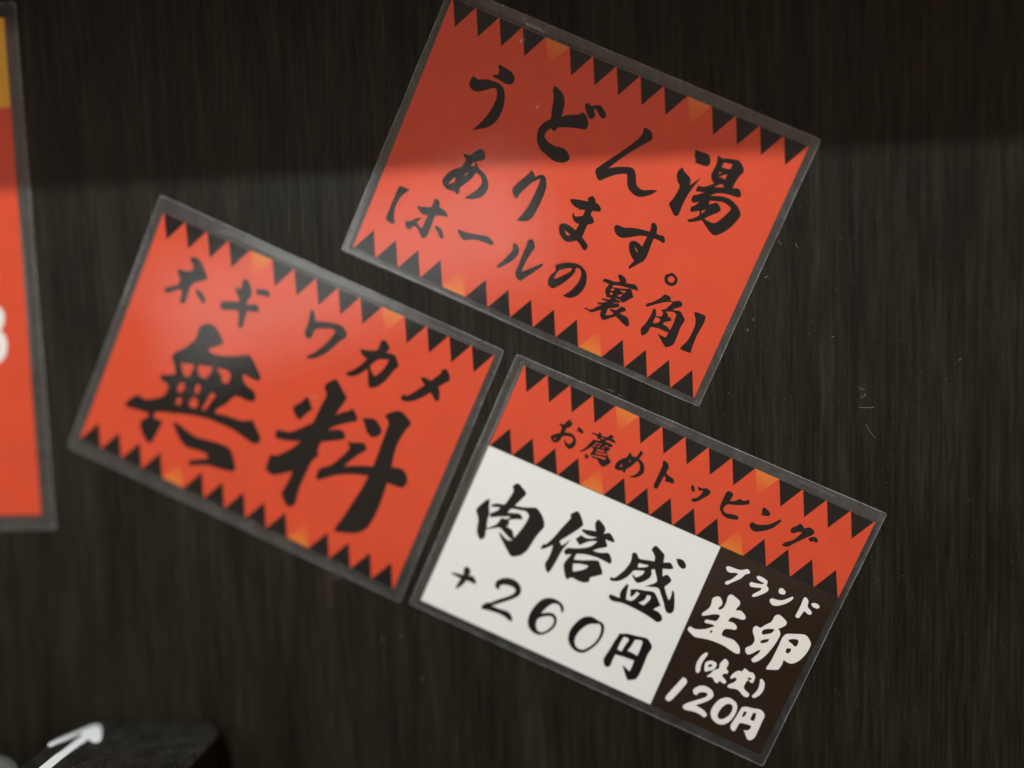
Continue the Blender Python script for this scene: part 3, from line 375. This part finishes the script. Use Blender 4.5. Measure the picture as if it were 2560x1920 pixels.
H -1657,1612 -1612,1615 -1535,1631 -1435,1657 -1423,1634 -1549,1598 -1646,1583
H -1708,1516 -1620,1548 -1508,1569 -1422,1589 -1428,1535 -1483,1533 -1580,1522 -1685,1509
P -1811,1507 -1778,1484 -1738,1488 -1744,1428 -1766,1404 -1789,1403 -1828,1471
G C め
P -1036,1879 -998,1852 -973,1820 -892,1845 -877,1906 -863,1962 -878,1982 -838,1989 -800,1963 -801,1929 -827,1830 -745,1802 -681,1743 -645,1672 -639,1598 -684,1517 -752,1454 -827,1428 -851,1434 -797,1483 -751,1548 -734,1632 -757,1709 -799,1755 -840,1775 -872,1701 -924,1601 -976,1534 -964,1484 -980,1457 -1018,1471 -1039,1483 -1116,1449 -1170,1463 -1198,1489 -1204,1552 -1174,1631 -1120,1704 -1061,1764
H -951,1747 -962,1710 -978,1686 -977,1719
H -1079,1597 -1072,1556 -1106,1524 -1100,1560
G C ト
P -392,1977 -329,2000 -247,1939 -230,1890 -234,1785 -149,1758 -70,1746 -23,1692 -17,1648 -98,1644 -202,1630 -197,1680 -247,1732 -252,1617 -266,1441 -302,1420 -352,1449 -361,1511 -357,1711 -361,1906
G C ッ
P 310,1777 343,1783 405,1717 411,1673 369,1663 319,1725
P 433,1786 471,1803 520,1797 611,1838 691,1800 697,1746 615,1625 527,1514 468,1483 420,1498 425,1538 490,1577 546,1678 556,1757 514,1748 480,1723
G C ビ
P 971,1918 1014,1964 1081,1957 1114,1917 1108,1849 1101,1792 1198,1836 1251,1904 1346,1903 1406,1958 1455,1931 1462,1880 1370,1827 1258,1771 1095,1713 1054,1639 1065,1579 1129,1543 1253,1572 1341,1585 1393,1565 1385,1513 1293,1482 1187,1460 1092,1482 1012,1544 975,1615 969,1710 969,1830
G C ン
P 1724,1924 1769,1945 1864,1913 1911,1869 1888,1821 1824,1802 1758,1790 1745,1859
P 1633,1564 1682,1596 1734,1582 1853,1618 1980,1695 2075,1804 2128,1866 2153,1831 2118,1749 2064,1650 1958,1545 1819,1453 1734,1441 1650,1487
G C グ
P 2383,1740 2395,1811 2456,1876 2497,1942 2559,1924 2595,1884 2692,1947 2783,1924 2811,1862 2762,1793 2679,1699 2558,1549 2475,1436 2382,1402 2353,1427 2388,1489 2497,1586 2562,1701 2600,1793 2542,1785 2470,1724 2419,1700
P 2753,1733 2791,1787 2875,1817 2940,1772 2928,1720 2863,1727 2807,1692
W C ブ
P 1569,577 1614,609 1747,619 1857,639 1955,706 2026,677 2017,632 1964,597 1917,483 1813,362 1730,261 1678,268 1687,314 1762,390 1834,536 1798,550 1672,502 1604,522
W C ラ
P 2174,654 2231,681 2355,667 2406,639 2421,564 2476,528 2478,458 2404,361 2301,262 2245,256 2267,317 2353,430 2351,480 2249,443 2153,418 2105,458 2123,507 2215,519 2336,555 2361,588 2281,591 2205,607
W C ン
P 2662,615 2718,642 2805,601 2800,547 2732,525 2676,540
P 2588,345 2621,381 2705,390 2814,430 2895,510 2952,577 2983,551 2946,462 2864,362 2755,279 2674,262 2611,294
W C ド
P 3156,643 3193,670 3263,621 3289,521 3344,485 3411,445 3414,395 3362,381 3271,410 3254,340 3240,241 3188,227 3157,253 3164,390 3162,543
P 3330,602 3383,637 3450,638 3501,611 3484,562 3413,548 3358,563
W C 生
P 1588,-122 1621,-58 1681,-22 1737,-44 1791,-98 1799,-166 1756,-242 1803,-260 1851,-197 1860,-65 1841,29 1852,90 1899,120 1986,97 2084,64 2110,-11 2086,-94 2098,-136 2173,-101 2244,-123 2311,-171 2319,-223 2271,-253 2156,-268 2082,-287 2046,-344 2048,-399 2138,-380 2218,-406 2254,-453 2235,-494 2154,-516 2053,-564 2033,-638 2049,-710 2168,-702 2277,-690 2366,-719 2452,-774 2499,-863 2499,-896 2433,-919 2318,-902 2170,-877 2017,-877 1827,-896 1607,-953 1513,-933 1417,-890 1403,-841 1432,-803 1498,-812 1595,-789 1729,-710 1853,-595 1794,-583 1669,-610 1632,-596 1655,-545 1777,-511 1840,-481 1862,-375 1828,-351 1724,-392 1620,-466 1547,-508 1526,-478 1552,-418 1608,-303 1608,-200
H 1826,-688 1857,-706 1846,-751 1806,-746
W C 卵
P 2860,134 2912,135 3004,99 3064,65 3069,3 3019,-68 2968,-124 3008,-145 3050,-204 3055,-265 3043,-406 3016,-547 2976,-694 2915,-827 2848,-915 2795,-932 2755,-895 2788,-815 2836,-720 2841,-646 2791,-686 2721,-784 2661,-836 2596,-811 2567,-745 2596,-691 2646,-635 2661,-533 2619,-457 2556,-383 2536,-305 2559,-254 2608,-247 2661,-246 2718,-155 2794,-55 2803,44 2816,98
H 2722,-264 2801,-203 2916,-157 2902,-227 2870,-274 2807,-319 2764,-356 2718,-338
H 2767,-482 2824,-423 2896,-381 2894,-445 2806,-519 2776,-518
P 3121,-210 3159,-145 3258,-97 3415,-30 3483,-14 3553,-36 3637,-107 3661,-175 3655,-313 3620,-449 3575,-550 3494,-637 3420,-656 3316,-643 3326,-733 3316,-810 3296,-868 3197,-915 3094,-957 3086,-905 3107,-767 3113,-596 3116,-435 3110,-287
H 3231,-237 3299,-189 3370,-163 3413,-174 3430,-230 3423,-297 3374,-304 3325,-280 3258,-264
H 3271,-409 3339,-377 3363,-397 3356,-464 3318,-498 3285,-474
W C （
P 1917,-1149 1954,-1147 1959,-1193 1935,-1309 1932,-1424 1957,-1533 1946,-1594 1896,-1586 1863,-1529 1835,-1414 1848,-1287 1878,-1200
W C 味
P 1987,-1341 2029,-1280 2099,-1247 2170,-1253 2203,-1293 2192,-1387 2128,-1450 2061,-1507 2024,-1476 1998,-1400
H 2052,-1350 2119,-1310 2124,-1356 2076,-1403
P 2289,-1108 2335,-1109 2396,-1160 2400,-1271 2455,-1309 2457,-1365 2404,-1382 2377,-1443 2445,-1475 2507,-1510 2499,-1562 2459,-1573 2387,-1551 2358,-1622 2299,-1610 2247,-1563 2191,-1557 2143,-1588 2122,-1574 2171,-1478 2198,-1401 2268,-1335 2248,-1240 2272,-1156
W C 変
P 2717,-1111 2769,-1126 2831,-1144 2893,-1130 2957,-1172 2977,-1250 2976,-1315 2936,-1327 2887,-1302 2862,-1314 2851,-1376 2855,-1470 2923,-1518 3003,-1544 3011,-1596 2967,-1634 2893,-1622 2813,-1580 2739,-1567 2638,-1599 2564,-1603 2565,-1554 2610,-1501 2657,-1437 2668,-1376 2616,-1361 2574,-1421 2540,-1413 2545,-1338 2580,-1265 2631,-1208 2687,-1197
H 2847,-1249 2919,-1239 2921,-1278 2862,-1298
W C ）
P 3071,-1189 3106,-1164 3173,-1212 3206,-1285 3216,-1376 3193,-1476 3145,-1556 3098,-1587 3064,-1563 3087,-1495 3114,-1402 3106,-1301
W C 1
P 1711,-1798 1777,-1801 1824,-1857 1809,-1944 1750,-2154 1693,-2319 1648,-2364 1587,-2348 1571,-2287 1624,-2090 1677,-1917
W C 2
P 1997,-1955 2012,-1892 2075,-1816 2163,-1773 2273,-1777 2355,-1816 2397,-1886 2378,-1964 2297,-2071 2162,-2205 2276,-2218 2371,-2240 2436,-2288 2435,-2334 2391,-2356 2295,-2334 2159,-2343 2022,-2376 1961,-2360 1949,-2309 2017,-2219 2138,-2103 2259,-1987 2291,-1915 2257,-1886 2178,-1902 2115,-1955 2097,-2009 2044,-2012
W C 0
P 2621,-1812 2704,-1783 2822,-1805 2890,-1862 2923,-1960 2920,-2097 2883,-2229 2807,-2323 2714,-2357 2597,-2335 2511,-2263 2474,-2156 2485,-2036 2532,-1900
H 2679,-1942 2752,-1890 2815,-1910 2844,-1998 2828,-2108 2774,-2202 2712,-2255 2651,-2240 2622,-2174 2633,-2055
W C 円
P 2986,-1861 3047,-1808 3174,-1781 3326,-1740 3416,-1776 3454,-1836 3452,-1950 3458,-2129 3455,-2289 3410,-2379 3341,-2391 3264,-2315 3204,-2253 3270,-2233 3306,-2170 3302,-2114 3189,-2124 3076,-2157 3065,-2253 3059,-2336 3019,-2367 2959,-2328 2939,-2258 2959,-2112 2975,-1957
H 3059,-1905 3107,-1893 3114,-1957 3091,-2025 3056,-2019
H 3229,-1856 3285,-1839 3305,-1932 3308,-2009 3235,-2011 3223,-1961
W D 3
P 2441,-738 2720,-622 2940,-663 3062,-800 3066,-968 3019,-1100 2957,-1198 3055,-1302 3084,-1487 3041,-1679 2930,-1819 2697,-1914 2432,-1856 2301,-1701 2368,-1551 2500,-1588 2581,-1692 2733,-1713 2856,-1632 2878,-1481 2818,-1345 2663,-1273 2675,-1139 2840,-1094 2902,-996 2896,-862 2793,-808 2628,-853 2531,-934 2428,-880"""
def parse():
    cur = None; res = []
    for line in GLYPHS.strip().splitlines():
        s = line.split()
        if s[0] in 'GW':
            cur = dict(white=s[0] == 'W', card=s[1], P=[], H=[]); res.append(cur)
        else:
            cur[s[0]].append([(int(a) * 0.02 * MM, int(b) * 0.02 * MM) for a, b in (q.split(',') for q in s[1:])])
    return res
ALL = parse()

# heights above the wall inside a card (mm)
Z_BACK, Z_PAPER, Z_PANEL, Z_TRI, Z_TEXT, Z_RIM, Z_TOP = 0.05, 0.20, 0.22, 0.24, 0.26, 0.30, 0.46
CARDGROUP = 'laminated menu cards stuck on the wood wall'

def lerp(a, b, t): return (a[0] + (b[0] - a[0]) * t, a[1] + (b[1] - a[1]) * t)
def quad_poly(q, z): return [(x * MM, y * MM, z * MM) for x, y in q]

def grow(q, d):
    """offset a convex quad outward by d (mm); q runs TL, TR, BR, BL (clockwise)"""
    n = 4; lines = []
    for i in range(n):
        a = Vector(q[i]); b = Vector(q[(i + 1) % n]); t = (b - a).normalized(); nn = Vector((-t.y, t.x))
        lines.append((a + nn * d, t))
    out = []
    for i in range(n):
        (p1, t1), (p2, t2) = lines[i - 1], lines[i]
        den = t1.x * t2.y - t1.y * t2.x; dd = p2 - p1
        s = (dd.x * t2.y - dd.y * t2.x) / den; out.append(tuple(p1 + t1 * s))
    return out
def ring_pts(q, r, seed, wob):
    """quad with rounded corners, edges cut by hand so they wander a little"""
    pts = []; n = 14
    for i in range(4):
        a = Vector(q[i]); b = Vector(q[(i + 1) % 4]); c = Vector(q[i - 1])
        t = (b - a).normalized(); t0 = (c - a).normalized()
        for k in range(4):
            u = k / 3.0
            s = a + t0 * r; e = a + t * r
            pts.append(tuple((1-u)**2 * s + 2*u*(1-u) * a + u*u * e))
        nn = Vector((-t.y, t.x)); L = (b - a).length
        for k in range(1, n):
            u = k / n
            w = noise.noise(Vector((seed * 3.1 + i * 7.7, u * L / 14, 0))) * wob
            pts.append(tuple(a + t * (r + (L - 2 * r) * u) + nn * w))
    return pts

def build_film(root, outer, paper, seed):
    rings = [(ring_pts(outer, 0.9, seed, 0.22), 0.0), (ring_pts(outer, 0.9, seed, 0.22), Z_RIM * 0.8),
             (ring_pts(grow(outer, -0.35), 0.7, seed, 0.22), Z_RIM),
             (ring_pts(grow(paper, 1.7), 1.3, seed + 5, 0.25), Z_RIM * 0.92),
             (ring_pts(grow(paper, 1.25), 1.0, seed + 5, 0.20), Z_RIM * 0.98),
             (ring_pts(grow(paper, 0.45), 0.5, seed + 9, 0.10), Z_TOP * 0.96),
             (ring_pts(grow(paper, 0.0), 0.2, seed + 9, 0.0), Z_TOP)]
    verts = []; faces = []; mats = []
    m = len(rings[0][0])
    for R, z in rings: verts += [(x * MM, y * MM, z * MM) for x, y in R]
    mi = [2, 2, 1, 1, 1, 1]
    for r in range(len(rings) - 1):
        for k in range(m):
            a = r * m + k; b = r * m + (k + 1) % m
            faces.append([a, a + m, b + m, b]); mats.append(mi[r])
    # one smooth plateau over the paper, slightly bowed
    nx, ny = 24, 18; base = len(verts)
    last = rings[-1][0]; lb = (len(rings) - 1) * m
    faces.append([lb + k for k in range(m)][::-1][::-1]); mats.append(0)
    o = link_mesh('laminate_film', verts, faces, [M_film, M_rim, M_edge], root)
    for p, k in zip(o.data.polygons, mats): p.material_index = k
    bm = bmesh.new(); bm.from_mesh(o.data); bmesh.ops.recalc_face_normals(bm, faces=bm.faces[:]); bm.faces.ensure_lookup_table()
    if bm.faces[-1].normal.z < 0: bmesh.ops.reverse_faces(bm, faces=bm.faces[:])
    bm.to_mesh(o.data); bm.free()
    # the rear sheet of the pouch shows beside the paper
    link_mesh('backing_film', quad_poly(grow(outer, -0.3)[::-1], Z_BACK), [[0, 1, 2, 3]], M_rim, root)
    return o

def paper_slab(root, q, mat):
    b = quad_poly(q, 0.10); t = quad_poly(q, Z_PAPER)
    f = [[3, 2, 1, 0][::-1][::-1], [4, 5, 6, 7][::-1]] + [[i, (i + 1) % 4, 4 + (i + 1) % 4, 4 + i] for i in range(4)]
    return link_mesh('paper_sheet', b + t, f, mat, root)

SLOTS = 'BBBBOBBBBBOBBBB'
def pennants(sheet, L, R, up, h=9.5, inset=0.25):
    """15 pennants along the line L-R (mm); up = +1 points away from the card's top"""
    a, b = Vector(L), Vector(R); t = (b - a).normalized(); n = Vector((-t.y, t.x)) * up
    n *= h; ln = (b - a).length; a = a + t * inset; wd = (ln - 2 * inset) / 15
    for i, c in enumerate(SLOTS):
        p = a + t * (wd * i + wd * 0.01); q = a + t * (wd * (i + 1) - wd * 0.02); ap = (p + q) / 2 + n
        if c == 'B':
            tri = [(v.x * MM, v.y * MM, Z_TRI * MM) for v in (p, q, ap)]
            link_mesh('triangle', tri, [[0, 1, 2] if up > 0 else [0, 2, 1]], M_black, sheet)
        else:
            mid = (p + q) / 2
            tri = [(v.x * MM, v.y * MM, Z_TRI * MM) for v in (p, mid, q, ap)]
            o = link_mesh('triangle', tri, [[0, 1, 3], [1, 2, 3]] if up > 0 else [[0, 3, 1], [1, 3, 2]], M_orange, sheet)
            at = o.data.attributes.new('fade', 'FLOAT', 'POINT')
            for k, v in enumerate((0.10, 0.0, 0.0, 0.95)): at.data[k].value = v
            o['label'] = 'orange pennant fading into the red'

def characters(card, sheet):
    for g in ALL:
        if g['card'] != card: continue
        v, f = glyph_mesh(g['P'], g['H'], Z_TEXT * MM)
        link_mesh('character', v, f, M_cream if g['white'] else M_black, sheet)

def card_root(origin, M3, label):
    r = bpy.data.objects.new('menu_card', None); COL.objects.link(r); r.empty_display_size = 0.02
    m = (A @ Matrix(M3)).to_4x4(); m.translation = W(*origin); r.matrix_world = m
    return tag(r, label, 'menu card', CARDGROUP)

def wrinkle(root, x, y, lx, ly, hgt, ang=0.0, z=Z_RIM):
    """small raised pucker in the film"""
    n, m = 7, 16; v = [(0, 0, hgt)]; f = []
    for i in range(1, n + 1):
        t = i / n; hz = hgt * (math.cos(t * math.pi) * 0.5 + 0.5)
        for k in range(m):
            a = 2 * math.pi * k / m; v.append((lx * t * math.cos(a), ly * t * math.sin(a), hz))
    for k in range(m): f.append([0, 1 + k, 1 + (k + 1) % m])
    for i in range(n - 1):
        for k in range(m):
            a = 1 + i * m + k; b = 1 + i * m + (k + 1) % m; f.append([a, a + m, b + m, b])
    ca, sa = math.cos(ang), math.sin(ang)
    vv = [((x + a * ca - b * sa) * MM, (y + a * sa + b * ca) * MM, (z + 0.01 + c) * MM) for a, b, c in v]
    return link_mesh('film_wrinkle', vv, f, M_wrinkle, root, smooth=True)

# ================= wall, shelf, counter =================
wall = box_mesh('wall', (-1.2, 0.0, 0.55), (1.2, 0.02, 2.1), M_wood); tag(wall, kind='structure')
blocker = box_mesh('overhead_blocker', (-0.8, -0.12, H + 0.1690), (0.8, -0.0005, H + 0.189), M_wood, bevel=0.0008)  # unseen board added to block the downlight and shade the upper wall
tag(blocker, 'dark wood shelf board added unseen above the menu cards to shade the upper wall', 'blocker')
ct = box_mesh('counter', (-1.0, -0.45, H - 0.265), (1.0, -0.0005, H - 0.235), M_counter, bevel=0.002); tag(ct, kind='structure')

# ================= the menu cards =================
CARD = {
    'A': dict(o=(-4.998, 46.051, 0.0), M=((0.902683, 0.430306, 0.0), (-0.430306, 0.902683, 0.0), (0.0, 0.0, 1.0)),
              outer=[(-76.57, 55.54), (76.62, 55.16), (77.39, -55.12), (-77.44, -55.57)],
              paper=[(-73.86, 50.42), (73.46, 50.96), (74.32, -52.55), (-73.14, -52.61)]),
    'B': dict(o=(-127.131, -30.459, 0.0), M=((0.902709, 0.430252, 0.0), (-0.430252, 0.902709, 0.0), (0.0, 0.0, 1.0)),
              outer=[(-77.41, 57.08), (76.23, 55.8), (78.09, -56.7), (-76.78, -56.13)],
              paper=[(-73.61, 50.68), (73.41, 52.42), (73.41, -52.43), (-72.94, -50.28)]),
    'C': dict(o=(17.043, -96.952, 2.92), M=((0.905898, 0.423413, -0.008368), (-0.422999, 0.905617, 0.030484), (0.020485, -0.024076, 0.9995)),
              outer=[(-77.1, 55.28), (77.66, 55.76), (76.78, -55.28), (-77.4, -55.81)],
              paper=[(-72.59, 52.28), (75.09, 50.89), (73.77, -51.3), (-73.4, -52.34)]),
    'bandL': (-72.46, 17.41),
    'bandR': (74.86, 18.54),
    'whTR': (26.21, 16.39),
    'whBR': (27.15, -51.0),
}

# A: udon hot water card
r = card_root(CARD['A']['o'], CARD['A']['M'], 'red card on the upper wall with three lines of black brush writing ending in brackets')
q = CARD['A']['paper']; sh = paper_slab(r, q, M_red)
pennants(sh, q[0], q[1], -1); pennants(sh, q[3], q[2], 1)
characters('A', sh); build_film(r, CARD['A']['outer'], q, 1)
wrinkle(r, -41.0, 53.0, 4.2, 1.1, 0.30, 0.05); wrinkle(r, -37.0, 52.6, 2.2, 0.9, 0.22, -0.2)
wrinkle(r, -45.0, 54.2, 1.6, 0.8, 0.18, 0.2); wrinkle(r, -42.8, 46.5, 1.8, 1.4, 0.16, 0.4, Z_TOP)
wrinkle(r, -27.0, 26.0, 1.3, 1.2, 0.12, 0.0, Z_TOP); wrinkle(r, 52.0, -53.9, 2.4, 0.9, 0.12, 0.0)
wrinkle(r, 75.6, -53.8, 1.1, 0.9, 0.15, 0.6)

# B: free toppings card
r = card_root(CARD['B']['o'], CARD['B']['M'], 'red card with two very large black characters under a row of small ones')
q = CARD['B']['paper']; sh = paper_slab(r, q, M_red)
pennants(sh, q[0], q[1], -1); pennants(sh, q[3], q[2], 1)
characters('B', sh); build_film(r, CARD['B']['outer'], q, 2)
wrinkle(r, 7.4, -55.0, 2.6, 1.0, 0.30, 0.0); wrinkle(r, 8.6, -52.0, 1.5, 1.2, 0.15, 0.0, Z_TOP); wrinkle(r, 13.0, 7.0, 1.2, 0.8, 0.10, 0.0, Z_TOP)

# C: recommended topping card, its lower right lifting off the wall
r = card_root(CARD['C']['o'], CARD['C']['M'], 'card with white price panel, dark brown panel and red pennant band on top')
q = CARD['C']['paper']; sh = paper_slab(r, q, M_white)
bL, bR, wT, wB = CARD['bandL'], CARD['bandR'], CARD['whTR'], CARD['whBR']
bL = (q[0][0] + (q[3][0] - q[0][0]) * 0.333, bL[1])
band = link_mesh('red_band', quad_poly([q[0], bL, bR, q[1]], Z_PANEL), [[0, 1, 2, 3]], M_red, sh)
wm = lerp(bL, bR, (wT[0] - bL[0]) / (bR[0] - bL[0]))
brown = link_mesh('brown_panel', quad_poly([wm, lerp(q[3], q[2], (wB[0] - q[3][0]) / (q[2][0] - q[3][0])), q[2], bR], Z_PANEL), [[0, 1, 2, 3]], M_brown, sh)
dl = [(bL[0], bL[1] - 0.25), (wm[0], wm[1] - 0.25), wm, bL]
link_mesh('border_line', quad_poly(dl, Z_PANEL), [[0, 1, 2, 3]], M_brown, sh)
pennants(sh, q[0], q[1], -1); pennants(sh, bL, bR, 1)
characters('C', sh); build_film(r, CARD['C']['outer'], q, 3)
wrinkle(r, 76.2, 53.8, 0.9, 1.6, 0.15, 0.3); wrinkle(r, 50.0, 53.8, 8.0, 0.8, 0.10, 0.0); wrinkle(r, -10.0, 53.6, 9.0, 0.7, 0.08, 0.0)
# small pads of tape behind the lifting edge
for px, py, ph in ((60, -40, 5.6), (-60, -40, 2.0), (60, 40, 2.2)):
    o = Vector(CARD['C']['o']); Mx = Matrix(CARD['C']['M']); pt = Mx @ Vector((px, py, 0)) + o
    hgt = max(pt.z - 0.1, 0.4)
    inv = r.matrix_world.inverted()
    vs = [inv @ W(pt.x + a * 5, pt.y + b * 5, c) for c in (0.02, hgt) for a, b in ((-1, -1), (1, -1), (1, 1), (-1, 1))]
    link_mesh('mounting_pad', vs, [[3, 2, 1, 0], [4, 5, 6, 7], [0, 1, 5, 4], [1, 2, 6, 5], [2, 3, 7, 6], [3, 0, 4, 7]], M_lid, r)

# D: tall card cut by the left side of the picture
r = card_root((-305.5, 25.3, 0), ((1, 0, 0), (0, 1, 0), (0, 0, 1)), 'tall upright red card with yellow top block at the left edge of the photo')
q = [(-71.5, 102.8), (71.6, 102.8), (70.8, -102.3), (-71.5, -102.3)]
sh = paper_slab(r, q, M_red)
link_mesh('yellow_block', quad_poly([(-71.4, 102.7), (-71.4, 67.3), (71.4, 67.3), (71.5, 102.7)], Z_PANEL), [[0, 1, 2, 3]], M_yellow, sh)
characters('D', sh); build_film(r, [(-77, 108.6), (76.9, 108.6), (77.1, -108.6), (-77, -108.6)], q, 4)

# ================= box with the arrow, round lid =================
def rounded_prism(name, x0, x1, y0, y1, z0, z1, rad, mats, parent, bev=1.2):
    """upright block (plan corners rounded) in wall millimetres; top face = mats[0]"""
    pts = []
    for cx, cz, a0 in ((x1 - rad, z0 + rad, -90), (x1 - rad, z1 - rad, 0), (x0 + rad, z1 - rad, 90), (x0 + rad, z0 + rad, 180)):
        for k in range(9):
            a = math.radians(a0 + k * 90 / 8); pts.append((cx + rad * math.cos(a), cz + rad * math.sin(a), math.cos(a), math.sin(a)))
    n = len(pts); prof = [(0, y0), (0, y1 - bev), (bev * 0.3, y1 - bev * 0.3), (bev, y1)]
    vs = []; fs = []; mi = []
    for d, y in prof:
        vs += [W(x - nx * d, y, z - nz * d) for x, z, nx, nz in pts]
    for r_ in range(len(prof) - 1):
        for k in range(n):
            a = r_ * n + k; b = r_ * n + (k + 1) % n; fs.append([a, a + n, b + n, b]); mi.append(1 if r_ == 0 else 0)
    fs.append([3 * n + k for k in range(n)]); mi.append(0); fs.append([k for k in range(n)][::-1]); mi.append(1)
    inv = parent.matrix_world.inverted() if parent else Matrix()
    o = link_mesh(name, [inv @ v for v in vs], fs, mats, parent)
    for p, k in zip(o.data.polygons, mi): p.material_index = k
    bm = bmesh.new(); bm.from_mesh(o.data); bmesh.ops.recalc_face_normals(bm, faces=bm.faces[:]); bm.to_mesh(o.data); bm.free()
    return o
bx = bpy.data.objects.new('dispenser_box', None); COL.objects.link(bx); bx.location = W(-190.7, -235, 50); bx.empty_display_size = 0.02
bpy.context.view_layer.update()
tag(bx, 'dusty black plastic box with a white arrow on its lid, against the wall', 'box')
rounded_prism('body', -223.2, -158.2, -235, -172.5, 1.4, 108, 11.5, [M_boxside, M_boxside], bx)
rounded_prism('lid', -224.4, -157.0, -172.3, -167.0, 0.4, 110, 12.5, [M_box, M_boxside], bx)
ar = [(-224.04, 22.04), (-223.94, 19.42), (-220.29, 13.49), (-216.88, 8.32), (-214.81, 5.43), (-212.53, 5.18), (-210.33, 7.19), (-208.04, 10.38), (-204.87, 15.72), (-203.74, 18.34), (-204.44, 19.85), (-206.98, 19.15), (-209.65, 16.76), (-210.6, 24.6), (-211.0, 32.5), (-211.0, 60.0), (-215.9, 60.0), (-215.9, 31.45), (-215.0, 24.75), (-214.67, 13.32), (-216.29, 12.27), (-218.1, 16.84), (-220.32, 20.62), (-221.98, 23.7)]
inv = bx.matrix_world.inverted()
v, f = glyph_mesh([[(x, z) for x, z in ar]], [], 0)
mid = [inv @ W(a, -166.96, b) for a, b, c in v]
o = link_mesh('arrow', mid, [t[::-1] for t in f], M_arrow, bx)
bm = bmesh.new(); bm.from_mesh(o.data)
for fc in bm.faces:
    if fc.normal.z < 0: fc.normal_flip()
bm.to_mesh(o.data); bm.free()
def lathe(name, cx, cz, prof, mat, parent, seg=48):
    vs = []; fs = []
    for rr, y in prof:
        for k in range(seg):
            a = 2 * math.pi * k / seg; vs.append(W(cx + rr * math.cos(a), y, cz + rr * math.sin(a)))
    for i in range(len(prof) - 1):
        for k in range(seg):
            a = i * seg + k; b = i * seg + (k + 1) % seg; fs.append([a, a + seg, b + seg, b])
    fs.append([(len(prof) - 1) * seg + k for k in range(seg)]); fs.append([k for k in range(seg)][::-1])
    iv = parent.matrix_world.inverted()
    o = link_mesh(name, [iv @ v for v in vs], fs, mat, parent, smooth=True)
    bm = bmesh.new(); bm.from_mesh(o.data); bmesh.ops.recalc_face_normals(bm, faces=bm.faces[:]); bm.to_mesh(o.data); bm.free()
    return o
jr = bpy.data.objects.new('round_pot', None); COL.objects.link(jr); jr.location = W(-253, -235, 45); bpy.context.view_layer.update()
tag(jr, 'round pale grey pot beside the black box, at the lower left corner', 'pot')
lathe('body', -253, 45, [(23, -235), (25.5, -228), (25.5, -181)], M_lid, jr)
lathe('lid', -253, 45, [(26.6, -181), (26.8, -174.5), (25.6, -172.6), (22, -172.0), (4, -171.6)], M_lid, jr)

# ================= lint and dust on the wall and cards =================
def fibre(pts, wd, z):
    vs = []; fs = []
    for i, (x, y) in enumerate(pts):
        a = Vector(pts[max(i - 1, 0)]); b = Vector(pts[min(i + 1, len(pts) - 1)]); t = (b - a).normalized(); n = Vector((-t.y, t.x)) * wd / 2
        vs += [(x + n.x, y + n.y, z), (x, y, z + wd * 0.8), (x - n.x, y - n.y, z)]
    for i in range(len(pts) - 1):
        for k in range(2):
            a = i * 3 + k; fs.append([a, a + 1, a + 4, a + 3])
    return vs, fs
V = []; F = []
def add(vs, fs):
    b = len(V); V.extend(W(*q) for q in vs); F.extend([[i + b for i in q] for q in fs])
LINT = [(66.9, 11.9, 1.88, 0.5, -2.5), (78.5, 24.7, 2.2, -1.2, 1.2), (73.3, 24.6, 2.2, 2.4, -2), (91.4, -11.2, 1.26, 0.05, 0.3), (101.4, -38.5, 5.65, -0.05, 0.3), (102.0, -34.8, 2.83, 0.5, 1.6), (101.3, -30.7, 2.83, -0.5, 1.0), (104.2, -45.4, 6.28, -1.0, 0.3), (61.8, -3.9, 1.57, 0.8, 4), (59.7, -7.8, 1.88, 1.0, 5), (-108.6, -104.1, 2.83, -0.3, 1), (-81.6, -129.5, 1.41, 0.2, 2), (-89.3, -131.2, 1.88, 1.3, 3), (-73.7, -148.2, 2.2, 1.0, 0.4), (6.1, -29.1, 2.51, -0.5, 0.4), (10.0, -31.3, 1.88, -0.6, 0.6), (137.8, -21.4, 1.26, 0.4, 1), (-156.1, -112.5, 1.57, 0.3, 1), (-39.6, -21.3, 1.26, 0.3, 2)]
for x, y, ln, an, bend in LINT:
    pts = []
    for i in range(7):
        t = i / 6; a = an + bend * (t - 0.5); 
        if not pts: pts.append((x, y))
        else: pts.append((pts[-1][0] + math.cos(a) * ln / 6, pts[-1][1] + math.sin(a) * ln / 6))
    add(*fibre(pts, 0.11, 0.05))
for _ in range(520):
    x = random.uniform(-250, 160); y = random.uniform(-180, 55); s = random.uniform(0.05, 0.13)
    if random.random() < 0.55: x = random.gauss(60, 70)
    add([(x - s, y, 0.05), (x, y - s * 0.7, 0.05), (x + s, y, 0.05), (x, y + s, 0.05), (x, y, 0.05 + s * 0.5)],
        [[0, 1, 4], [1, 2, 4], [2, 3, 4], [3, 0, 4]])
dust = link_mesh('dust', V, F, M_lint)
tag(dust, 'pale lint and dust specks clinging to the dark wood wall', 'dust', kind='stuff')
